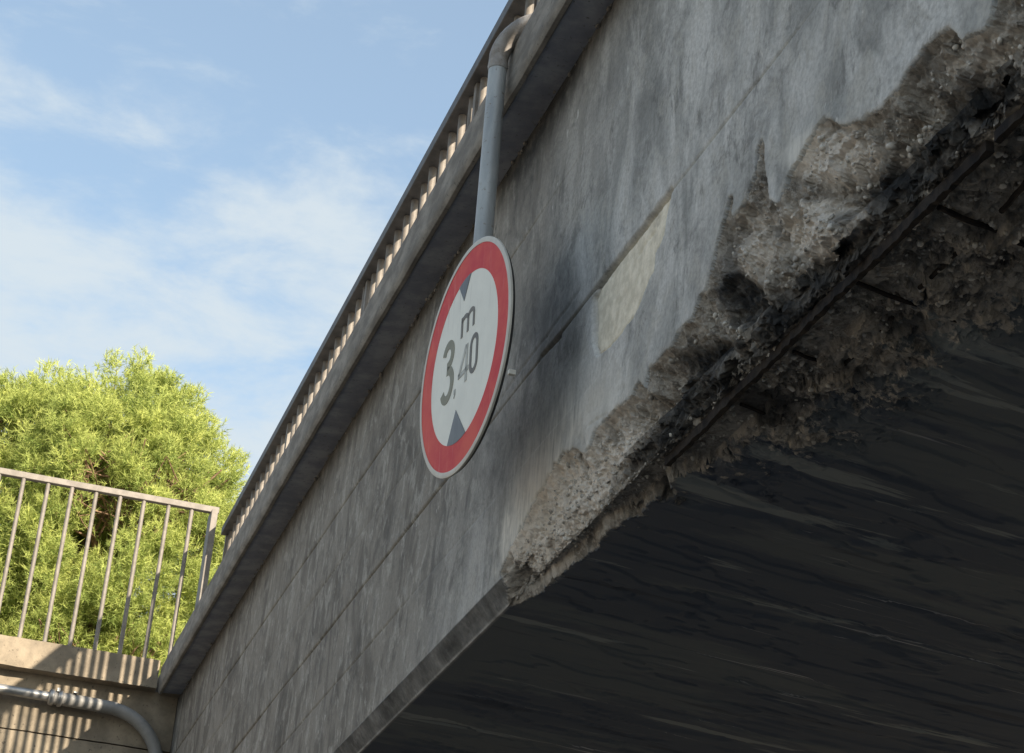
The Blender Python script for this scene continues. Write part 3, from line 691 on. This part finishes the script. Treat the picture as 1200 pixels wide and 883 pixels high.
# ------------------------------------------------------------------ downpipe on the fascia
dp = thing('downpipe', 'grey metal drainpipe with a curved top behind the round sign', 'pipe', (1.578, 5.90, 2.9))
MB().tube([(1.578, 5.90, z) for z in (2.95, 3.3, 3.8, 4.2, 4.365)], 0.0345, 20).build('pipe', M_PIPE, dp, True)
el = [(1.578, 5.90, 4.355)]
for a in np.linspace(0, math.pi / 2, 9): el.append((1.578 + 0.075 * (1 - math.cos(a)), 5.90 - 0.105 * (1 - math.cos(a)), 4.375 + 0.115 * math.sin(a)))
el.append((1.70, 5.735, 4.487)); el.append((1.80, 5.60, 4.487))
MB().tube(el, [0.037] * 2 + [0.0385] * 8 + [0.038] * 2, 20).build('elbow', M_ELBOW, dp, True)
MB().tube([(1.578, 5.90, 4.33), (1.578, 5.90, 4.345), (1.578, 5.90, 4.36)], [0.0365, 0.039, 0.0375], 20).build('collar', M_ELBOW, dp, True)

# ------------------------------------------------------------------ pipe on the wing wall
wp = thing('conduit', 'grey conduit running along the retaining wall and curving down into the corner', 'pipe', (0.5, 14.33, 4.1))
yc = 14.335
MB().tube([(-6, yc, 4.165), (-2, yc, 4.14), (0.5, yc, 4.098), (0.90, yc, 4.094)], 0.036, 16).build('steel_pipe', M_STEEL, wp, True)
pl = [(0.86, yc, 4.094), (1.1, yc, 4.09), (1.28, yc, 4.085)]
for a in np.linspace(0.1, math.pi / 2, 10): pl.append((1.28 + 0.43 * math.sin(a), yc, 4.085 - 0.43 * (1 - math.cos(a))))
pl += [(1.715, yc, 3.2), (1.72, yc, 0.0), (1.72, yc, -1.6)]
MB().tube(pl, 0.049, 18).build('bend_pipe', M_PVC, wp, True)
MB().tube([(0.85, yc, 4.094), (0.86, yc, 4.094), (0.885, yc, 4.094), (0.89, yc, 4.094)], [0.050, 0.060, 0.060, 0.052], 16).build('coupling', M_STEEL, wp, True)
MB().tube([(0.915, yc, 4.093), (0.92, yc, 4.093), (0.945, yc, 4.093), (0.95, yc, 4.093)], [0.053, 0.060, 0.060, 0.053], 16).build('coupling', M_STEEL, wp, True)
MB().bbox(0.9, 0.925, yc - .05, YW, 4.13, 4.16, .002).bbox(1.02, 1.05, yc - .052, YW, 4.139, 4.150, .002).build('clamp', M_STEEL, wp)

# ------------------------------------------------------------------ height limit sign
az, tl = 0.0794, -0.03416
SN = Vector((-math.cos(az) * math.cos(tl), -math.sin(az) * math.cos(tl), math.sin(tl)))
SC = Vector(on_x(543.18, 418.48, 1.5)); SR = 0.4188
su = SN.cross(Vector((0, 0, 1))).normalized(); su = su if su.y < 0 else -su
sv_ = su.cross(SN).normalized(); sv_ = sv_ if sv_.z > 0 else -sv_
sign = thing('height_limit_sign', 'round red and white height limit sign reading 3.40 m on the bridge side', 'road sign', (SC.x, SC.y, SC.z))
def SP(u, v, w=0.0): return SC + SR * (u * su + v * sv_) + w * SN
def ring(r0, r1, w0, w1, name, mat, n_=96, r0b=None):
    mb = MB(); V = []
    for k_ in range(n_):
        a = 2 * math.pi * k_ / n_; c, s = math.cos(a), math.sin(a)
        V += [SP(r0 * c, r0 * s, w0), SP(r1 * c, r1 * s, w0 * 0 + w1)]
    mb.add(V, [[2 * k_, 2 * k_ + 1, (2 * k_ + 3) % (2 * n_), (2 * k_ + 2) % (2 * n_)] for k_ in range(n_)])
    return mb
def disc(r, w, n_=96):
    return MB().add([SP(r * math.cos(2 * math.pi * k_ / n_), r * math.sin(2 * math.pi * k_ / n_), w) for k_ in range(n_)], [list(range(n_))])
def solid_ring(prof_, name, mat, n_=112, chip=0.0):
    """revolve a closed (r, w) profile about the sign's axis"""
    mb = MB(); V = []; k = len(prof_)
    for i in range(n_):
        a = 2 * math.pi * i / n_; c, s = math.cos(a), math.sin(a)
        for (r, w) in prof_:
            rr = r + (chip * rng.normal() if chip else 0)
            V.append(SP(rr * c, rr * s, w))
    mb.add(V, [[i * k + j, i * k + (j + 1) % k, ((i + 1) % n_) * k + (j + 1) % k, ((i + 1) % n_) * k + j] for i in range(n_) for j in range(k)])
    return mb.build(name, mat, sign, True)
solid_ring([(0.0005, 0.0), (0.0005, -0.002), (0.985, -0.002), (0.985, 0.0)], 'plate', M_WHITE)
solid_ring([(0.735, 0.0008), (0.735, -0.001), (0.955, -0.001), (0.955, 0.0008)], 'red_border', M_RED)
solid_ring([(0.955, -0.001), (0.955, 0.0022), (0.985, 0.0035), (1.0, 0.001), (1.0, -0.006), (0.99, -0.006), (0.98, -0.001)], 'rim', M_RIM)
solid_ring([(0.985, -0.007), (0.99, -0.007), (0.975, -0.018), (0.92, -0.020), (0.92, -0.016), (0.965, -0.015)], 'back_flange', M_BACK)
solid_ring([(0.0005, -0.006), (0.0005, -0.012), (0.93, -0.012), (0.93, -0.006)], 'back_plate', M_BACK)
def stroke(paths, name, mat, w=0.0014):
    mb = MB()
    for (pts_, th) in paths:
        pts_ = [Vector((*p, 0)) for p in pts_]; L = []; Rr = []
        ths = th if isinstance(th, list) else [th] * len(pts_)
        for i, p in enumerate(pts_):
            d = (pts_[min(i + 1, len(pts_) - 1)] - pts_[max(i - 1, 0)]).normalized(); nn = Vector((-d.y, d.x, 0))
            L.append(p + nn * ths[i] / 2); Rr.append(p - nn * ths[i] / 2)
        k = len(pts_); V = [SP(p.x, p.y, w) for p in L + Rr] + [SP(p.x, p.y, 0.0003) for p in L + Rr]
        Fc = [[i, i + k, i + k + 1, i + 1] for i in range(k - 1)]
        Fc += [[i, i + 1, i + 1 + 2 * k, i + 2 * k] for i in range(k - 1)] + [[i + k, i + 3 * k, i + 1 + 3 * k, i + 1 + k] for i in range(k - 1)]
        Fc += [[0, 2 * k, 3 * k, k], [k - 1, 2 * k - 1, 4 * k - 1, 3 * k - 1]]
        mb.add(V, Fc)
    return mb.build(name, mat, sign)
def arc(cx, cy, rx, ry, a0, a1, n_=18): return [(cx + rx * math.cos(math.radians(a)), cy + ry * math.sin(math.radians(a))) for a in np.linspace(a0, a1, n_)]
# the numeral 3
th = 0.078
o = stroke([(arc(-0.355, 0.165, 0.098, 0.098, 165, -90, 20) + [(-0.375, 0.066)], th), ([(-0.375, 0.024)] + arc(-0.355, -0.108, 0.112, 0.130, 90, -160, 24), th)], 'digit', M_OLIVE)
o['label'] = 'faded olive numeral 3'
stroke([([(-0.165, -0.225), (-0.165, -0.262)], 0.036), ([(-0.155, -0.262), (-0.178, -0.30)], 0.02)], 'decimal_mark', M_GREYD)
o = stroke([([(0.075, -0.25), (0.075, 0.085)], 0.046), ([(0.060, 0.085), (-0.085, -0.145)], 0.040), ([(-0.10, -0.145), (0.125, -0.145)], 0.042)], 'digit', M_GREYD); o['label'] = 'faded grey numeral 4'
o = stroke([(arc(0.235, 0.015, 0.068, 0.072, 180, 0, 16) + arc(0.235, -0.145, 0.068, 0.078, 0, -180, 16) + [(0.167, 0.015)], 0.044)], 'digit', M_DARKD); o['label'] = 'dark numeral 0'
o = stroke([([(-0.065, 0.20), (-0.065, 0.385)], 0.040), (arc(0.002, 0.325, 0.067, 0.045, 170, 0, 10) + [(0.069, 0.20)], 0.040), (arc(0.133, 0.325, 0.064, 0.045, 175, 0, 10) + [(0.197, 0.20)], 0.040)], 'letter', M_DARKD)
o['label'] = 'small dark letter m'
def tri(pts_, name, mat):
    V = [SP(a, b, 0.0016) for a, b in pts_] + [SP(a, b, 0.0003) for a, b in pts_]; n_ = len(pts_)
    return MB().add(V, [list(range(n_))] + [[i, (i + 1) % n_, (i + 1) % n_ + n_, i + n_] for i in range(n_)]).build(name, mat, sign)
R0 = 0.737
def rim_pt(u, sgn): return (u, sgn * math.sqrt(R0 * R0 - u * u))
o = tri([rim_pt(-0.175, 1), (-0.05, 0.535), rim_pt(0.09, 1), rim_pt(0.045, 1), rim_pt(-0.04, 1), rim_pt(-0.1, 1)], 'triangle', M_SLATE); o['label'] = 'upper slate triangle pointing down'
o = tri([rim_pt(-0.275, -1), (-0.11, -0.43), rim_pt(0.135, -1), rim_pt(0.05, -1), rim_pt(-0.05, -1), rim_pt(-0.16, -1)], 'triangle', M_SLATE); o['label'] = 'lower slate triangle pointing up'
# brackets to the wall
for v in (0.42, 0.0):
    a = SP(-0.40, v, -0.02); MB().bbox(a.x + 0.006, 1.56, a.y - 0.015, a.y + 0.015, a.z - 0.015, a.z + 0.015, 0.002).build('bracket', M_BACK, sign)
a = Vector(on_x(600, 437, 1.555)); MB().bbox(a.x - 0.012, a.x + 0.012, a.y - 0.006, a.y + 0.010, a.z - 0.008, a.z + 0.010, 0.002).build('bracket_bolt', M_RIM, sign)

# ------------------------------------------------------------------ pines
def pine(label, base, top_z, crown_c, crown_r, seed, n_clump, tufts):
    r = np.random.default_rng(seed)
    t = thing('pine_tree', label, 'tree', base, group='pines behind the retaining wall')
    base = np.array(base, float); cc = np.array(crown_c, float); cr_ = np.array(crown_r, float)
    hole = on_y(98, 640, YT)            # an opening through which the trunk shows
    # clumps on and in the crown
    cl = []
    while len(cl) < n_clump:
        d = r.normal(size=3); d /= np.linalg.norm(d)
        rad = 0.45 + 0.55 * r.random() ** 0.45
        bumpy = 0.98 + 0.05 * math.sin(3.1 * math.atan2(d[1], d[0]) + seed) + 0.05 * math.sin(5 * d[2] + 2 * d[0] * 3 + seed)
        p = cc + cr_ * d * rad * bumpy
        if any(np.linalg.norm(p - q) < 0.3 for q in cl[-200:]): 
            if r.random() < 0.7: continue
        if perlin(np.array([p * 0.75 + seed]))[0] > 0.34: continue
        if abs(p[0] - hole[0]) < 0.28 and abs(p[2] - hole[2]) < 0.5 and p[1] < cc[1] + 0.2: continue
        cl.append(p)
    cl = np.array(cl)
    # trunk
    hgt = np.linspace(0, 1, 10)
    topp = np.array([cc[0], cc[1], cc[2] + cr_[2] * 0.75])
    tp = [base + (topp - base) * h + np.array([0.18 * math.sin(3 * h + seed), 0.15 * math.cos(4 * h), 0]) for h in hgt]
    MB().tube(tp, [0.26 * (1 - 0.88 * h) for h in hgt], 10).build('trunk', M_BARK, t, True)
    # boughs: one per group of clumps; twigs in one mesh
    nb = 16; mb_t = MB()
    ang = np.arctan2(cl[:, 1] - cc[1], cl[:, 0] - cc[0]); key = np.argsort(cl[:, 2])
    for gi in range(nb):
        mem = key[gi::nb] if False else np.array([k for k in range(len(cl)) if (int((ang[k] + math.pi) / (2 * math.pi) * 4 + 0.5 * gi) % 4 == gi % 4) and int(np.clip((cl[k, 2] - (cc[2] - cr_[2])) / (2 * cr_[2]), 0, .999) * 4) == gi // 4])
        if len(mem) == 0: continue
        m_ = cl[mem].mean(0); s = np.clip((m_[2] - base[2]) / (topp[2] - base[2]) - 0.12, 0.2, 0.97)
        st = base + (topp - base) * s + np.array([0.18 * math.sin(3 * s + seed), 0.15 * math.cos(4 * s), 0])
        mid = (st + m_) / 2 + np.array([0, 0, -0.15]); outp = m_ + (m_ - st) * 0.35
        MB().tube([st, mid, m_, outp], [0.085, 0.06, 0.035, 0.012], 7).build('bough', M_BARK, t, True)
        for k in mem:
            a = st + (m_ - st) * r.uniform(0.3, 1.0); b = cl[k]
            mb_t.tube([a, (a + b) / 2 + np.array([0, 0, -0.08]), b], [0.028, 0.018, 0.008], 5, False)
    o = mb_t.build('twig', M_BARK, t, True); o['kind'] = 'stuff'
    # needle tufts
    n_t = n_clump * tufts
    ci = np.repeat(np.arange(n_clump), tufts)
    cs = r.uniform(0.25, 0.5, n_clump)[ci][:, None] * np.array([1.0, 1.0, 0.8])
    dd = r.normal(size=(n_t, 3)); dd /= np.linalg.norm(dd, axis=1)[:, None]
    tp_ = cl[ci] + dd * cs * (r.random((n_t, 1)) ** 0.45)
    axis = dd * 0.8 + np.array([0, 0, 0.55]) + 0.5 * (cl[ci] - cc) / cr_ + 0.35 * r.normal(size=(n_t, 3)); axis /= np.linalg.norm(axis, axis=1)[:, None]
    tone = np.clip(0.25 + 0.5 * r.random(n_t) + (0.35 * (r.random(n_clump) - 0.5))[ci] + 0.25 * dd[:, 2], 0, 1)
    nn = 14
    base_ = np.repeat(tp_, nn, 0); ax = np.repeat(axis, nn, 0); tn = np.repeat(tone, nn)
    dv = ax + 0.85 * r.normal(size=base_.shape); dv /= np.linalg.norm(dv, axis=1)[:, None]
    L = r.uniform(0.07, 0.17, (len(base_), 1)); sd = np.cross(dv, r.normal(size=base_.shape)); sd /= np.linalg.norm(sd, axis=1)[:, None]
    wd = 0.0075
    st_ = base_ + ax * r.uniform(-0.07, 0.07, (len(base_), 1))
    V = np.stack([st_ - sd * wd, st_ + sd * wd, st_ + dv * L + sd * wd * 0.4], 1).reshape(-1, 3)
    V = V + np.array([0, 0, H]) - np.array(wloc(t))
    me = raw_mesh('needles', V, np.arange(len(V)).reshape(-1, 3), M_NEEDLE)
    ca = me.color_attributes.new('tuft', 'FLOAT_COLOR', 'POINT')
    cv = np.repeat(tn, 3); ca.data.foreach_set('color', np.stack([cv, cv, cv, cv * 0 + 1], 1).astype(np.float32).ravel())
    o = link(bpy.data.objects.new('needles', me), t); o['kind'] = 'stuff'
    return t
YT = 36.0
def tree_at(px, py, Y): return on_y(px, py, Y)
c1 = tree_at(140, 645, YT); c0 = tree_at(18, 650, YT + 1.0)
pine('big sunlit pine with a reddish trunk behind the end of the wall railing', (c1[0] - 0.2, YT, 4.1), 0, c1, (2.42, 2.4, 3.75), 3, 620, 56)
pine('sunlit pine behind the wall railing, cut off by the left edge', (c0[0], YT + 1, 4.1), 0, c0, (2.3, 2.2, 3.9), 11, 560, 54)
